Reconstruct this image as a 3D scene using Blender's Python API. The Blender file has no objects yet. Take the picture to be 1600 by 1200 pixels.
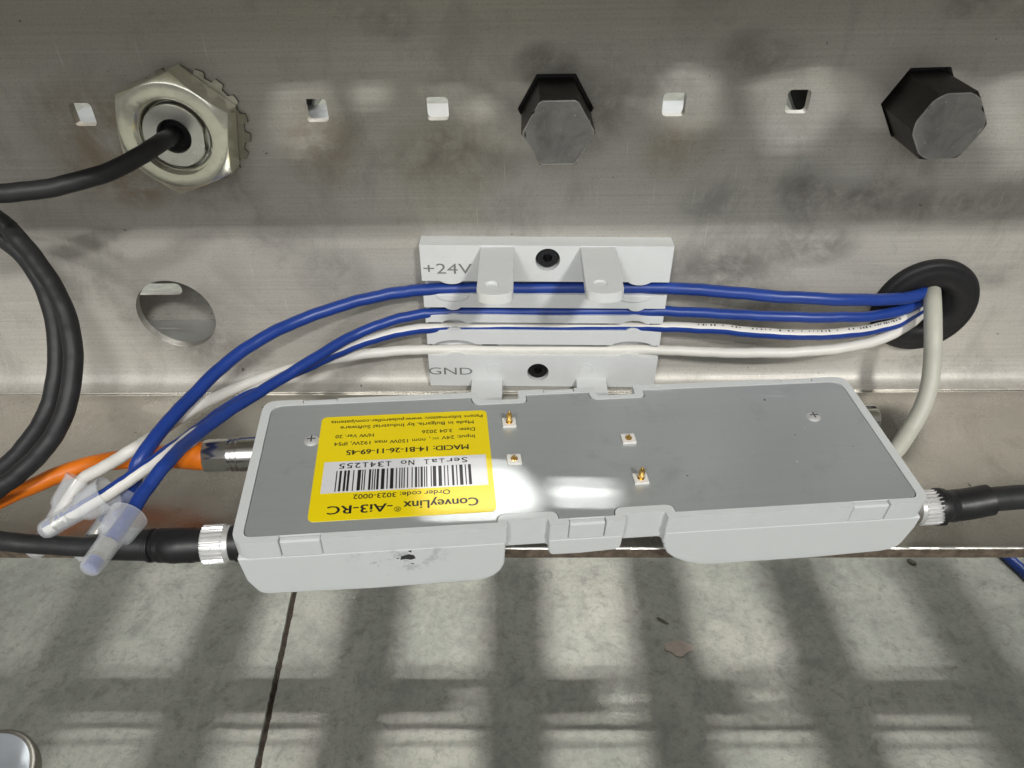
import bpy, bmesh, math, random
from mathutils import Vector, Matrix
from mathutils.geometry import tessellate_polygon
random.seed(7)
MM = 0.001
R_ = math.radians
scene = bpy.context.scene
COL = scene.collection

# ------------------------------------------------------------------ camera
FPX = 1150.0
PITCH, YAW, ROLL = R_(37.4), R_(1.3), R_(1.05)
CAM = Vector((0.0, -205.0, 155.36))                      # millimetres
FW = Vector((-math.sin(YAW)*math.cos(PITCH), math.cos(YAW)*math.cos(PITCH), -math.sin(PITCH)))
_r0 = Vector((math.cos(YAW), math.sin(YAW), 0.0))
_d0 = -_r0.cross(FW)
RT = math.cos(ROLL)*_r0 + math.sin(ROLL)*_d0
DN = -math.sin(ROLL)*_r0 + math.cos(ROLL)*_d0
cam_data = bpy.data.cameras.new('camera')
cam = bpy.data.objects.new('camera', cam_data)
COL.objects.link(cam)
cam_data.sensor_width = 36.0
cam_data.lens = 36.0*FPX/1600.0
cam_data.clip_start = 0.01
cam_data.clip_end = 50.0
_m = Matrix((RT, -DN, -FW)).transposed().to_4x4()
_m.translation = CAM*MM
cam.matrix_world = _m
scene.camera = cam

# ------------------------------------------------------------------ world and lamps
world = bpy.data.worlds.new('World')
scene.world = world
world.use_nodes = True
bg = world.node_tree.nodes['Background']
bg.inputs['Color'].default_value = (1.0, 0.975, 0.93, 1)
bg.inputs['Strength'].default_value = 0.2

def area_lamp(name, loc, target, sx, sy, power, color=(1, 1, 1), spread=180):
    d = bpy.data.lights.new(name, 'AREA')
    d.shape = 'RECTANGLE'; d.size = sx*MM; d.size_y = sy*MM
    d.energy = power; d.color = color; d.spread = R_(spread)
    o = bpy.data.objects.new(name, d)
    COL.objects.link(o)
    z = (Vector(loc)-Vector(target)).normalized()
    x = Vector((1, 0, 0)); y = z.cross(x).normalized(); x = y.cross(z).normalized()
    m = Matrix((x, y, z)).transposed().to_4x4(); m.translation = Vector(loc)*MM
    o.matrix_world = m
    return o
KEY = Vector((800.0, -1700.0, 1590.0))                   # twin ceiling tubes in front of the conveyor
BACK = Vector((130.0, 1620.0, 3150.0))                    # twin ceiling tubes above the roller bed
for k in (-1, 1):
    area_lamp('ceiling_tube_front', KEY+Vector((0, 42*k, 0)), (0, 0, 60), 200, 26, 15, (1.0, 0.985, 0.95))
    area_lamp('ceiling_tube_back', BACK+Vector((0, 45*k, 0)), (20, 95, -330), 170, 22, 16, (1.0, 0.99, 0.95))
    area_lamp('floor_boost_lamp', BACK+Vector((0, 45*k, 4)), (20, 95, -330), 170, 22, 0.25, (1.0, 0.99, 0.95), 13)  # narrow lamp added to brighten the middle of the floor
area_lamp('ceiling_tube_side', (-650, KEY.y, KEY.z), (0, 0, 60), 300, 40, 15, (1.0, 0.985, 0.95))
area_lamp('floor_fill_back', (200, 2300, 2000), (0, 100, -330), 2600, 1500, 44, (0.98, 1.0, 0.97))  # soft fill added behind to lift the shade on the floor
area_lamp('bright_hall_front', (-300, -2300, 1250), (0, 0, 40), 2400, 1100, 18, (0.97, 0.985, 1.0))
scene.view_settings.view_transform = 'Standard'
scene.view_settings.look = 'None'
scene.view_settings.exposure = 0.0
scene.view_settings.gamma = 1.0

# ------------------------------------------------------------------ survey helpers: where a sight line meets a real plane
def sight(x, y):
    return FW + ((x-800)/FPX)*RT + ((y-600)/FPX)*DN
def on_wall(x, y, Y=0.0):
    v = sight(x, y); return CAM + v*((Y-CAM.y)/v.y)
def on_level(x, y, Z=0.0):
    v = sight(x, y); return CAM + v*((Z-CAM.z)/v.z)
def pts3(lst):
    """(x, y, 'Y' or 'Z', value) rows to points."""
    return [on_wall(a, b, v) if k == 'Y' else on_level(a, b, v) for a, b, k, v in lst]

# ------------------------------------------------------------------ materials
def new_mat(name):
    m = bpy.data.materials.new(name); m.use_nodes = True
    nt = m.node_tree
    return m, nt, nt.nodes['Principled BSDF']
def N(nt, kind, **kw):
    n = nt.nodes.new(kind)
    for k, v in kw.items(): setattr(n, k, v)
    return n
def mapped(nt, scale, loc=(0, 0, 0), rot=(0, 0, 0)):
    tc = N(nt, 'ShaderNodeTexCoord'); mp = N(nt, 'ShaderNodeMapping')
    mp.inputs['Scale'].default_value = scale; mp.inputs['Location'].default_value = loc; mp.inputs['Rotation'].default_value = rot
    nt.links.new(tc.outputs['Object'], mp.inputs['Vector'])
    return mp.outputs['Vector']
def noise(nt, vec, scale, detail=4, rough=0.6, dist=0.0):
    n = N(nt, 'ShaderNodeTexNoise')
    n.inputs['Scale'].default_value = scale; n.inputs['Detail'].default_value = detail
    n.inputs['Roughness'].default_value = rough; n.inputs['Distortion'].default_value = dist
    nt.links.new(vec, n.inputs['Vector'])
    return n.outputs['Fac']
def ramp(nt, fac, stops):
    r = N(nt, 'ShaderNodeValToRGB')
    el = r.color_ramp.elements
    while len(el) < len(stops): el.new(0.5)
    for e, (p, c) in zip(el, stops):
        e.position = p; e.color = (c, c, c, 1) if isinstance(c, (int, float)) else (*c, 1)
    nt.links.new(fac, r.inputs['Fac'])
    return r.outputs['Color']
def mix(nt, fac, a, b, mode='MIX'):
    n = N(nt, 'ShaderNodeMix', data_type='RGBA', blend_type=mode)
    for sock, v in ((n.inputs[0], fac), (n.inputs[6], a), (n.inputs[7], b)):
        if isinstance(v, (int, float)): sock.default_value = v
        elif isinstance(v, tuple): sock.default_value = (*v, 1)
        else: nt.links.new(v, sock)
    return n.outputs[2]
def bump(nt, bsdf, height, strength, dist):
    b = N(nt, 'ShaderNodeBump'); b.inputs['Strength'].default_value = strength; b.inputs['Distance'].default_value = dist
    nt.links.new(height, b.inputs['Height']); nt.links.new(b.outputs['Normal'], bsdf.inputs['Normal'])
def math_(nt, op, a, b=0.0, clamp=False):
    n = N(nt, 'ShaderNodeMath', operation=op, use_clamp=clamp)
    for i, v in enumerate((a, b)):
        if isinstance(v, (int, float)): n.inputs[i].default_value = v
        else: nt.links.new(v, n.inputs[i])
    return n.outputs[0]

def simple(name, color, rough=0.5, metal=0.0, mottling=0.12, nscale=300.0, bumps=0.0, spec=0.5, coat=0.0):
    m, nt, b = new_mat(name)
    vec = mapped(nt, (1, 1, 1))
    f = noise(nt, vec, nscale, 5, 0.65)
    lo = tuple(c*(1-mottling) for c in color); hi = tuple(min(1, c*(1+mottling)) for c in color)
    nt.links.new(mix(nt, ramp(nt, f, [(0.3, 0.0), (0.7, 1.0)]), lo, hi), b.inputs['Base Color'])
    b.inputs['Metallic'].default_value = metal
    f2 = noise(nt, vec, nscale*0.4, 3)
    nt.links.new(math_(nt, 'ADD', math_(nt, 'MULTIPLY', f2, 0.2), rough-0.1), b.inputs['Roughness'])
    b.inputs['Specular IOR Level'].default_value = spec
    if coat: b.inputs['Coat Weight'].default_value = coat; b.inputs['Coat Roughness'].default_value = 0.12
    if bumps: bump(nt, b, noise(nt, vec, nscale*4, 3), bumps, 0.0004)
    return m

def smudged_steel(name, base, dirt, metal, rough, seed=0.0, spots=()):
    m, nt, b = new_mat(name)
    brush = noise(nt, mapped(nt, (10, 10, 1300), (seed, 0, 0)), 1.0, 6, 0.75)
    fine = noise(nt, mapped(nt, (45, 45, 4200), (seed+3, 0, 0)), 1.0, 3, 0.6)
    scr = noise(nt, mapped(nt, (1400, 1400, 55), (seed+2, 0, 0), (0, R_(52), 0)), 1.0, 2, 0.5, 0.3)
    scm = noise(nt, mapped(nt, (1, 1, 1), (seed+6, 4, 0)), 22, 2, 0.5)
    big = noise(nt, mapped(nt, (1, 1, 1), (seed+1, 2, 0)), 10, 4, 0.55, 0.4)
    smear = noise(nt, mapped(nt, (34, 34, 15), (seed, 1, 0), (0, R_(38), 0)), 1.0, 9, 0.72, 0.5)
    blot = noise(nt, mapped(nt, (1, 1, 1), (seed+5, 0, 0)), 34, 9, 0.74, 0.25)
    grit = noise(nt, mapped(nt, (1, 1, 1), (seed+8, 0, 0)), 1500, 3, 0.7)
    speck = noise(nt, mapped(nt, (1, 1, 1), (seed+9, 0, 0)), 400, 2, 0.5)
    tcn = N(nt, 'ShaderNodeTexCoord'); sp = N(nt, 'ShaderNodeSeparateXYZ'); nt.links.new(tcn.outputs['Object'], sp.inputs[0])
    c = mix(nt, ramp(nt, big, [(0.33, 0.0), (0.66, 1.0)]), tuple(x*0.90 for x in base), tuple(x*1.07 for x in base))
    rag = noise(nt, mapped(nt, (1, 1, 1), (seed+11, 0, 0)), 75, 8, 0.72, 0.4)
    for x, z, rx, rz, col, amt in spots:                  # hand marks, handling stains and paler patches, each where it sits on the sheet
        dx = math_(nt, 'DIVIDE', math_(nt, 'SUBTRACT', sp.outputs[0], x*MM), rx*MM)
        dz = math_(nt, 'DIVIDE', math_(nt, 'SUBTRACT', sp.outputs[2], z*MM), rz*MM)
        d2 = math_(nt, 'ADD', math_(nt, 'MULTIPLY', dx, dx), math_(nt, 'MULTIPLY', dz, dz))
        f = math_(nt, 'MULTIPLY', math_(nt, 'SUBTRACT', 1.0, d2, True), ramp(nt, rag, [(0.34, 0.0), (0.58, min(0.95, amt*1.3))]))
        c = mix(nt, f, c, col)
    c = mix(nt, ramp(nt, smear, [(0.52, 0.0), (0.68, 0.5)]), c, dirt)
    c = mix(nt, ramp(nt, blot, [(0.57, 0.0), (0.70, 0.5)]), c, dirt)
    c = mix(nt, ramp(nt, grit, [(0.30, 0.35), (0.48, 0.0)]), c, tuple(x*0.7 for x in dirt))
    c = mix(nt, math_(nt, 'MULTIPLY', ramp(nt, scr, [(0.66, 0.0), (0.74, 0.5)]), ramp(nt, scm, [(0.5, 0.0), (0.6, 1.0)])), c, tuple(min(1, x*1.5) for x in base))
    c = mix(nt, ramp(nt, speck, [(0.74, 0.0), (0.765, 0.9)]), c, tuple(x*0.35 for x in dirt))
    c = mix(nt, ramp(nt, brush, [(0.35, 0.0), (0.65, 0.34)]), c, tuple(x*0.5 for x in base))
    nt.links.new(c, b.inputs['Base Color'])
    b.inputs['Metallic'].default_value = metal
    rr = math_(nt, 'ADD', math_(nt, 'MULTIPLY', blot, 0.25), rough-0.12)
    nt.links.new(rr, b.inputs['Roughness'])
    bump(nt, b, math_(nt, 'ADD', brush, math_(nt, 'MULTIPLY', fine, 0.8)), 0.22, 0.0002)
    return m
TAN = (0.30, 0.235, 0.155); DRT = (0.115, 0.11, 0.10); PALE = (0.60, 0.59, 0.56)
WEB_SPOTS = [(-118, 84, 24, 22, TAN, 0.75), (-112, 74, 12, 10, TAN, 0.7), (-57, 84, 14, 16, TAN, 0.6), (-20, 80, 22, 14, (0.26, 0.22, 0.165), 0.6), (44, 82, 14, 12, TAN, 0.5),
             (-113, 25, 22, 20, DRT, 0.5), (-100, 12, 16, 10, DRT, 0.45), (62, 44, 22, 14, DRT, 0.6), (88, 52, 16, 9, DRT, 0.6), (74, 30, 30, 8, DRT, 0.5), (82, 68, 12, 12, DRT, 0.6),
             (100, 66, 18, 9, DRT, 0.55), (128, 64, 24, 8, DRT, 0.5), (60, 106, 14, 8, DRT, 0.5), (76, 86, 14, 14, PALE, 0.6), (42, 100, 12, 14, PALE, 0.6), (125, 88, 18, 20, PALE, 0.5), (94, 76, 16, 8, PALE, 0.5),
             (18, 92, 15, 13, DRT, 0.5), (6, 104, 10, 7, DRT, 0.6), (-34, 115, 9, 6, DRT, 0.5), (-60, 42, 14, 12, DRT, 0.35), (-75, 55, 12, 8, DRT, 0.3), (120, 112, 30, 8, PALE, 0.4), (112, 118, 10, 5, DRT, 0.5),
             (-142, 40, 16, 12, DRT, 0.35), (146, 40, 10, 6, DRT, 0.4), (-90, 70, 16, 7, DRT, 0.4), (55, 66, 12, 9, DRT, 0.4)]

M = {}
M['web'] = smudged_steel('smudged brushed steel', (0.545, 0.522, 0.475), (0.215, 0.203, 0.178), 0.28, 0.44, spots=WEB_SPOTS)
M['flange'] = smudged_steel('worn steel', (0.60, 0.575, 0.52), (0.33, 0.30, 0.255), 0.9, 0.28, seed=4.0)
M['clean_steel'] = simple('clean steel sheet', (0.55, 0.56, 0.55), 0.4, 0.7, 0.08, 120)
M['bright_edge'] = simple('bright cut steel', (0.85, 0.83, 0.78), 0.25, 0.8, 0.05, 500)
M['rust_edge'] = simple('rusty raw edge', (0.12, 0.092, 0.066), 0.8, 0.1, 0.5, 420, 0.5)
M['plastic'] = simple('light grey plastic', (0.62, 0.64, 0.635), 0.42, 0, 0.03, 160, 0.05)
M['block_plastic'] = simple('pale grey plastic', (0.68, 0.695, 0.69), 0.45, 0, 0.03, 160, 0.05)
M['groove_shade'] = simple('engraved grey', (0.19, 0.195, 0.19), 0.6, 0, 0.1, 300)
M['gap'] = simple('dark joint', (0.06, 0.06, 0.06), 0.7)
M['black_rubber'] = simple('black rubber', (0.012, 0.012, 0.013), 0.55, 0, 0.2, 200, 0.12, 0.3)
M['black_jacket'] = simple('black cable jacket', (0.022, 0.022, 0.023), 0.5, 0, 0.25, 160, 0.15, 0.4)
M['black_plastic'] = simple('black plastic', (0.014, 0.014, 0.015), 0.42, 0, 0.2, 250, 0.1)
M['black_screw'] = simple('black oxide steel', (0.012, 0.012, 0.013), 0.35, 0.4)
M['blue'] = simple('blue wire sheath', (0.013, 0.047, 0.26), 0.36, 0, 0.12, 120, 0.04, 0.5)
M['white_wire'] = simple('white wire sheath', (0.72, 0.70, 0.65), 0.42, 0, 0.05, 120, 0.04)
M['grey_cable'] = simple('grey beige cable sheath', (0.47, 0.47, 0.40), 0.5, 0, 0.06, 150, 0.05)
M['orange'] = simple('orange sheath', (0.80, 0.19, 0.006), 0.45, 0, 0.12, 90, 0.1)
M['zinc'] = simple('yellow zinc plating', (0.86, 0.845, 0.72), 0.22, 0.85, 0.14, 160, 0.08)
M['zinc_bright'] = simple('bright zinc', (0.78, 0.78, 0.74), 0.3, 1.0, 0.08, 240)
M['washer'] = simple('dull zinc steel', (0.30, 0.285, 0.25), 0.34, 1.0, 0.15, 240)
M['nickel'] = simple('nickel plating', (0.74, 0.725, 0.69), 0.2, 1.0, 0.06, 300)
M['screw_silver'] = simple('bright screw steel', (0.8, 0.8, 0.79), 0.3, 0.6, 0.05, 500)
M['gold'] = simple('gold plating', (0.80, 0.52, 0.16), 0.22, 1.0, 0.08, 900)
M['pin_base'] = simple('white nylon', (0.74, 0.72, 0.68), 0.5, 0, 0.05, 600)
M['ink'] = simple('black ink', (0.012, 0.012, 0.012), 0.5, 0, 0.0)
M['yellow'] = simple('yellow label film', (0.85, 0.665, 0.004), 0.3, 0, 0.02, 60, 0.0, 0.5)
M['label_white'] = simple('white label film', (0.70, 0.70, 0.71), 0.3, 0, 0.02, 60)
M['crimp'] = simple('tinned crimp', (0.70, 0.68, 0.62), 0.3, 0.85, 0.16, 700, 0.2)
M['white_guard'] = simple('white painted steel', (0.55, 0.55, 0.54), 0.4, 0, 0.05, 80)
M['roller'] = simple('galvanised tube', (0.45, 0.46, 0.46), 0.38, 0.8, 0.12, 60)
M['foot_white'] = simple('pale foot top', (0.72, 0.76, 0.82), 0.2, 0.2, 0.06, 40)  # pale blue grey tone on top of the foot
M['stain'] = simple('pinkish beige putty', (0.50, 0.42, 0.36), 0.8, 0, 0.12, 260)
M['grime'] = simple('black grime', (0.03, 0.03, 0.03), 0.7, 0, 0.3, 500)
M['crumb'] = simple('dark crumb', (0.20, 0.185, 0.16), 0.85, 0, 0.4, 400)

# steel shaft: dark sides with oxide, cut end face lighter
def shaft_mat(name, col, metal, rough):
    m, nt, b = new_mat(name)
    v = mapped(nt, (1, 1, 1))
    a = noise(nt, v, 140, 6, 0.65, 0.5); s = noise(nt, v, 900, 3)
    c = mix(nt, ramp(nt, a, [(0.35, 0.0), (0.68, 1.0)]), tuple(x*0.72 for x in col), tuple(x*1.22 for x in col))
    c = mix(nt, ramp(nt, s, [(0.66, 0.0), (0.72, 0.7)]), c, tuple(x*1.7 for x in col))
    nt.links.new(c, b.inputs['Base Color'])
    b.inputs['Metallic'].default_value = metal
    nt.links.new(math_(nt, 'ADD', math_(nt, 'MULTIPLY', a, 0.25), rough-0.12), b.inputs['Roughness'])
    bump(nt, b, math_(nt, 'ADD', a, s), 0.25, 0.0004)
    return m
M['shaft_side'] = shaft_mat('dark oxide steel', (0.040, 0.036, 0.031), 0.4, 0.42)
M['shaft_end'] = shaft_mat('cut steel end', (0.30, 0.295, 0.285), 0.4, 0.5)

M['shaft_rim'] = shaft_mat('worn bright rim', (0.42, 0.41, 0.39), 0.6, 0.4)
# brushed metal back plate
m, nt, b = new_mat('brushed grey plate')
br = noise(nt, mapped(nt, (9, 700, 9)), 1.0, 5, 0.7)
gr = noise(nt, mapped(nt, (1, 1, 1)), 700, 3)
big = noise(nt, mapped(nt, (1, 1, 1)), 24, 4)
c = mix(nt, big, (0.49, 0.52, 0.525), (0.53, 0.555, 0.555))
c = mix(nt, ramp(nt, br, [(0.4, 0.0), (0.66, 0.07)]), c, (0.27, 0.285, 0.29))
sp = noise(nt, mapped(nt, (1, 1, 1), (3, 1, 0)), 330, 1)
c = mix(nt, ramp(nt, sp, [(0.785, 0.0), (0.80, 0.8)]), c, (0.06, 0.06, 0.06))
c = mix(nt, ramp(nt, noise(nt, mapped(nt, (1, 1, 1), (7, 1, 0)), 420, 1), [(0.775, 0.0), (0.79, 0.7)]), c, (0.75, 0.75, 0.74))
c = mix(nt, ramp(nt, noise(nt, mapped(nt, (1, 1, 1), (9, 1, 0)), 60, 8, 0.75, 0.4), [(0.55, 0.0), (0.72, 0.3)]), c, (0.26, 0.265, 0.265))
nt.links.new(c, b.inputs['Base Color'])
b.inputs['Metallic'].default_value = 0.55
nt.links.new(math_(nt, 'ADD', math_(nt, 'MULTIPLY', gr, 0.16), 0.30), b.inputs['Roughness'])
bump(nt, b, math_(nt, 'ADD', math_(nt, 'MULTIPLY', br, 0.4), gr), 0.07, 0.0002)
M['plate'] = m

# frosted cap plastic
m, nt, b = new_mat('frosted clear plastic')
b.inputs['Base Color'].default_value = (0.86, 0.89, 0.93, 1)
b.inputs['Roughness'].default_value = 0.16
v = mapped(nt, (1, 1, 1)); f = noise(nt, v, 260, 3)
lw = N(nt, 'ShaderNodeLayerWeight'); lw.inputs['Blend'].default_value = 0.35
nt.links.new(math_(nt, 'ADD', math_(nt, 'MULTIPLY', lw.outputs['Facing'], 0.46), math_(nt, 'ADD', math_(nt, 'MULTIPLY', f, 0.12), 0.05)), b.inputs['Alpha'])
M['frost'] = m

# concrete
m, nt, b = new_mat('worn concrete')
v = mapped(nt, (1, 1, 1))
big = noise(nt, v, 6.5, 6, 0.6, 0.5); mid = noise(nt, v, 34, 6, 0.68, 0.7); fin = noise(nt, v, 210, 5, 0.7); spk = noise(nt, v, 620, 2)
scr = noise(nt, mapped(nt, (40, 6, 1), (0, 0, 0), (0, 0, R_(50))), 1.0, 5, 0.7, 1.2)
gr2 = noise(nt, mapped(nt, (1, 1, 1), (4, 2, 0)), 95, 9, 0.78, 0.5); blot2 = noise(nt, mapped(nt, (1, 1, 1), (8, 3, 0)), 15, 8, 0.7, 0.8)
hair = noise(nt, mapped(nt, (420, 30, 1), (0, 3, 0), (0, 0, R_(-35))), 1.0, 3, 0.6, 1.5)
c = mix(nt, ramp(nt, big, [(0.35, 0.0), (0.65, 1.0)]), (0.328, 0.336, 0.293), (0.477, 0.477, 0.420))
c = mix(nt, ramp(nt, blot2, [(0.48, 0.0), (0.66, 0.6)]), c, (0.230, 0.236, 0.207))
c = mix(nt, ramp(nt, mid, [(0.45, 0.0), (0.75, 0.5)]), c, (0.540, 0.540, 0.477))
c = mix(nt, ramp(nt, mid, [(0.27, 0.6), (0.45, 0.0)]), c, (0.218, 0.222, 0.196))
c = mix(nt, ramp(nt, gr2, [(0.35, 0.6), (0.48, 0.0)]), c, (0.196, 0.198, 0.172))
c = mix(nt, ramp(nt, gr2, [(0.56, 0.0), (0.70, 0.45)]), c, (0.598, 0.592, 0.529))
c = mix(nt, ramp(nt, scr, [(0.55, 0.0), (0.75, 0.45)]), c, (0.241, 0.244, 0.218))
c = mix(nt, ramp(nt, hair, [(0.70, 0.0), (0.76, 0.5)]), c, (0.600, 0.600, 0.552))
c = mix(nt, ramp(nt, fin, [(0.30, 0.5), (0.50, 0.0)]), c, (0.207, 0.209, 0.184))
c = mix(nt, ramp(nt, spk, [(0.70, 0.0), (0.76, 0.8)]), c, (0.115, 0.112, 0.098))
c = mix(nt, ramp(nt, spk, [(0.23, 0.6), (0.28, 0.0)]), c, (0.600, 0.600, 0.598))
nt.links.new(c, b.inputs['Base Color'])
nt.links.new(math_(nt, 'ADD', math_(nt, 'MULTIPLY', mid, 0.3), 0.45), b.inputs['Roughness'])
bump(nt, b, math_(nt, 'ADD', mid, math_(nt, 'MULTIPLY', gr2, 1.0)), 0.5, 0.002)
M['concrete'] = m
M['joint'] = simple('brown joint filler', (0.045, 0.032, 0.022), 0.9, 0, 0.6, 300, 0.5)

# plastic shell with smears of grime on the front face
m, nt, b = new_mat('light grey plastic with scuffs')
v = mapped(nt, (1, 1, 1))
f = noise(nt, v, 160, 4); g = noise(nt, v, 260, 5, 0.7, 0.6)
tc = N(nt, 'ShaderNodeTexCoord'); sep = N(nt, 'ShaderNodeSeparateXYZ'); nt.links.new(tc.outputs['Object'], sep.inputs[0])
dx = math_(nt, 'DIVIDE', math_(nt, 'ADD', sep.outputs[0], 0.047), 0.013)
dz = math_(nt, 'DIVIDE', math_(nt, 'ADD', sep.outputs[2], 0.0095), 0.007)
rad = math_(nt, 'ADD', math_(nt, 'MULTIPLY', dx, dx), math_(nt, 'MULTIPLY', dz, dz))
spot = math_(nt, 'SUBTRACT', 1.0, rad, True)
c = mix(nt, f, (0.61, 0.63, 0.625), (0.65, 0.665, 0.66))
mask = math_(nt, 'MULTIPLY', math_(nt, 'POWER', spot, 0.6), ramp(nt, g, [(0.52, 0.0), (0.66, 0.55)]))
c = mix(nt, mask, c, (0.16, 0.17, 0.175))
nt.links.new(c, b.inputs['Base Color'])
b.inputs['Roughness'].default_value = 0.42
bump(nt, b, noise(nt, v, 900, 2), 0.05, 0.0003)
M['shell'] = m

# ------------------------------------------------------------------ mesh helpers (all lengths in millimetres)
class MB:
    def __init__(s): s.v = []; s.f = []
    def add(s, verts, faces):
        o = len(s.v); s.v += [Vector(p) for p in verts]; s.f += [tuple(i+o for i in f) for f in faces]; return s
    def box(s, x0, x1, y0, y1, z0, z1):
        return s.add([(x, y, z) for x in (x0, x1) for y in (y0, y1) for z in (z0, z1)],
                     [(0, 1, 3, 2), (4, 6, 7, 5), (0, 4, 5, 1), (2, 3, 7, 6), (0, 2, 6, 4), (1, 5, 7, 3)])
    def prism(s, poly, a, b, axis='y'):
        """polygon in the two other axes, pulled from a to b along axis."""
        n = len(poly)
        if axis == 'y': P = lambda u, w, t: (u, t, w)
        elif axis == 'x': P = lambda u, w, t: (t, u, w)
        else: P = lambda u, w, t: (u, w, t)
        vs = [P(u, w, a) for u, w in poly]+[P(u, w, b) for u, w in poly]
        fs = [tuple(range(n))[::-1], tuple(range(n, 2*n))]+[(i, (i+1) % n, n+(i+1) % n, n+i) for i in range(n)]
        return s.add(vs, fs)
    def rings(s, rings, cap0=True, cap1=True, closed=True):
        n = len(rings[0]); vs = [p for r in rings for p in r]; fs = []
        for k in range(len(rings)-1):
            for i in range(n if closed else n-1):
                j = (i+1) % n
                fs.append((k*n+i, k*n+j, (k+1)*n+j, (k+1)*n+i))
        if cap0: fs.append(tuple(range(n))[::-1])
        if cap1: fs.append(tuple(range((len(rings)-1)*n, len(rings)*n)))
        return s.add(vs, fs)
    def lathe(s, prof, origin, axis, n=40, cap0=True, cap1=True):
        """profile of (distance along axis, radius or function of angle)."""
        a = Vector(axis).normalized(); u = a.orthogonal().normalized(); w = a.cross(u); o = Vector(origin)
        rs = []
        for t, r in prof:
            rs.append([o+a*t+(u*math.cos(2*math.pi*i/n)+w*math.sin(2*math.pi*i/n))*(r(i) if callable(r) else r) for i in range(n)])
        return s.rings(rs, cap0, cap1)
    def tube(s, path, rad, n=18, caps=True):
        """tube along points; rad a number or list."""
        fr = frames(path)
        rr = rad if isinstance(rad, (list, tuple)) else [rad]*len(path)
        return s.rings([[p+(e1*math.cos(2*math.pi*i/n)+e2*math.sin(2*math.pi*i/n))*q for i in range(n)] for (p, t, e1, e2), q in zip(fr, rr)], caps, caps)

def frames(path):
    out = []; e = None
    for i, p in enumerate(path):
        t = (path[min(i+1, len(path)-1)]-path[max(i-1, 0)]).normalized()
        if e is None: e = Vector((0.1, -0.6, 0.8))
        e = (e-t*e.dot(t)).normalized()
        out.append((p, t, e, t.cross(e)))
    return out
def spline(pts, sub=10):
    pts = [Vector(p) for p in pts]; out = []
    P = [pts[0]*2-pts[1]]+pts+[pts[-1]*2-pts[-2]]
    for i in range(1, len(P)-2):
        p0, p1, p2, p3 = P[i-1:i+3]
        d = [max(1e-6, (b-a).length**0.5) for a, b in ((p0, p1), (p1, p2), (p2, p3))]
        m1 = (p1-p0)/d[0]-(p2-p0)/(d[0]+d[1])+(p2-p1)/d[1]
        m2 = (p2-p1)/d[1]-(p3-p1)/(d[1]+d[2])+(p3-p2)/d[2]
        m1 *= d[1]; m2 *= d[1]
        for k in range(sub):
            t = k/sub; t2, t3 = t*t, t*t*t
            out.append(p1*(2*t3-3*t2+1)+m1*(t3-2*t2+t)+p2*(-2*t3+3*t2)+m2*(t3-t2))
    out.append(pts[-1]); return out

def finish(me, mat, smooth):
    me.materials.clear(); me.materials.append(mat)
    if smooth:
        me.polygons.foreach_set('use_smooth', [True]*len(me.polygons))
        me.set_sharp_from_angle(angle=R_(smooth))
def link(name, me, parent=None, bevel=0.0, seg=2):
    o = bpy.data.objects.new(name, me); COL.objects.link(o)
    if parent: o.parent = parent
    if bevel:
        b = o.modifiers.new('edges', 'BEVEL'); b.width = bevel*MM; b.segments = seg; b.limit_method = 'ANGLE'; b.angle_limit = R_(35); b.harden_normals = False
    return o
def obj(name, mb, mat, parent=None, smooth=35, bevel=0.0, seg=2, off=None):
    off = Vector(off) if off else Vector((0, 0, 0))
    me = bpy.data.meshes.new(name)
    me.from_pydata([tuple((p-off)*MM) for p in mb.v], [], mb.f)
    bm = bmesh.new(); bm.from_mesh(me); bmesh.ops.recalc_face_normals(bm, faces=bm.faces); bm.to_mesh(me); bm.free()
    finish(me, mat, smooth)
    o = link(name, me, parent, bevel, seg)
    o.location = off*MM
    return o
def plate_mesh(name, loops, thick, mat, frame, edge=0.0, smooth=17):
    """flat plate with cut-outs: loops of (u, v), first the outline. frame maps (u, v, depth) to a point; depth 0..thick."""
    flat = []; starts = []; clean = []
    for lp in loops:
        q = [Vector((u, v, 0)) for u, v in lp]
        q = [p for i, p in enumerate(q) if (p-q[i-1]).length > 1e-4]
        clean.append(q); starts.append(len(flat)); flat += q
    tris = tessellate_polygon(clean)
    n = len(flat)
    vs = [tuple(Vector(frame(p.x, p.y, 0.0))*MM) for p in flat]+[tuple(Vector(frame(p.x, p.y, thick))*MM) for p in flat]
    fs = [t for t in tris]+[tuple(i+n for i in t) for t in tris]
    for st, q in zip(starts, clean):
        m = len(q)
        for i in range(m): j = (i+1) % m; fs.append((st+i, st+j, n+st+j, n+st+i))
    me = bpy.data.meshes.new(name); me.from_pydata(vs, [], fs)
    bm = bmesh.new(); bm.from_mesh(me)
    bmesh.ops.dissolve_limit(bm, angle_limit=R_(0.4), verts=[], edges=[e for e in bm.edges if len(e.link_faces) == 2 and e.calc_face_angle(1) < R_(0.3)]) if edge else None
    bmesh.ops.recalc_face_normals(bm, faces=bm.faces)
    if edge:
        es = [e for e in bm.edges if len(e.link_faces) == 2 and e.calc_face_angle(0) > R_(60) and abs((e.verts[0].index < n) - (e.verts[1].index < n)) == 0]
        try: bmesh.ops.bevel(bm, geom=es, offset=edge*MM, offset_type='OFFSET', segments=2, profile=0.5, affect='EDGES', clamp_overlap=True)
        except Exception as ex: print('bevel', name, ex)
    bm.to_mesh(me); bm.free()
    finish(me, mat, smooth)
    return me
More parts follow.
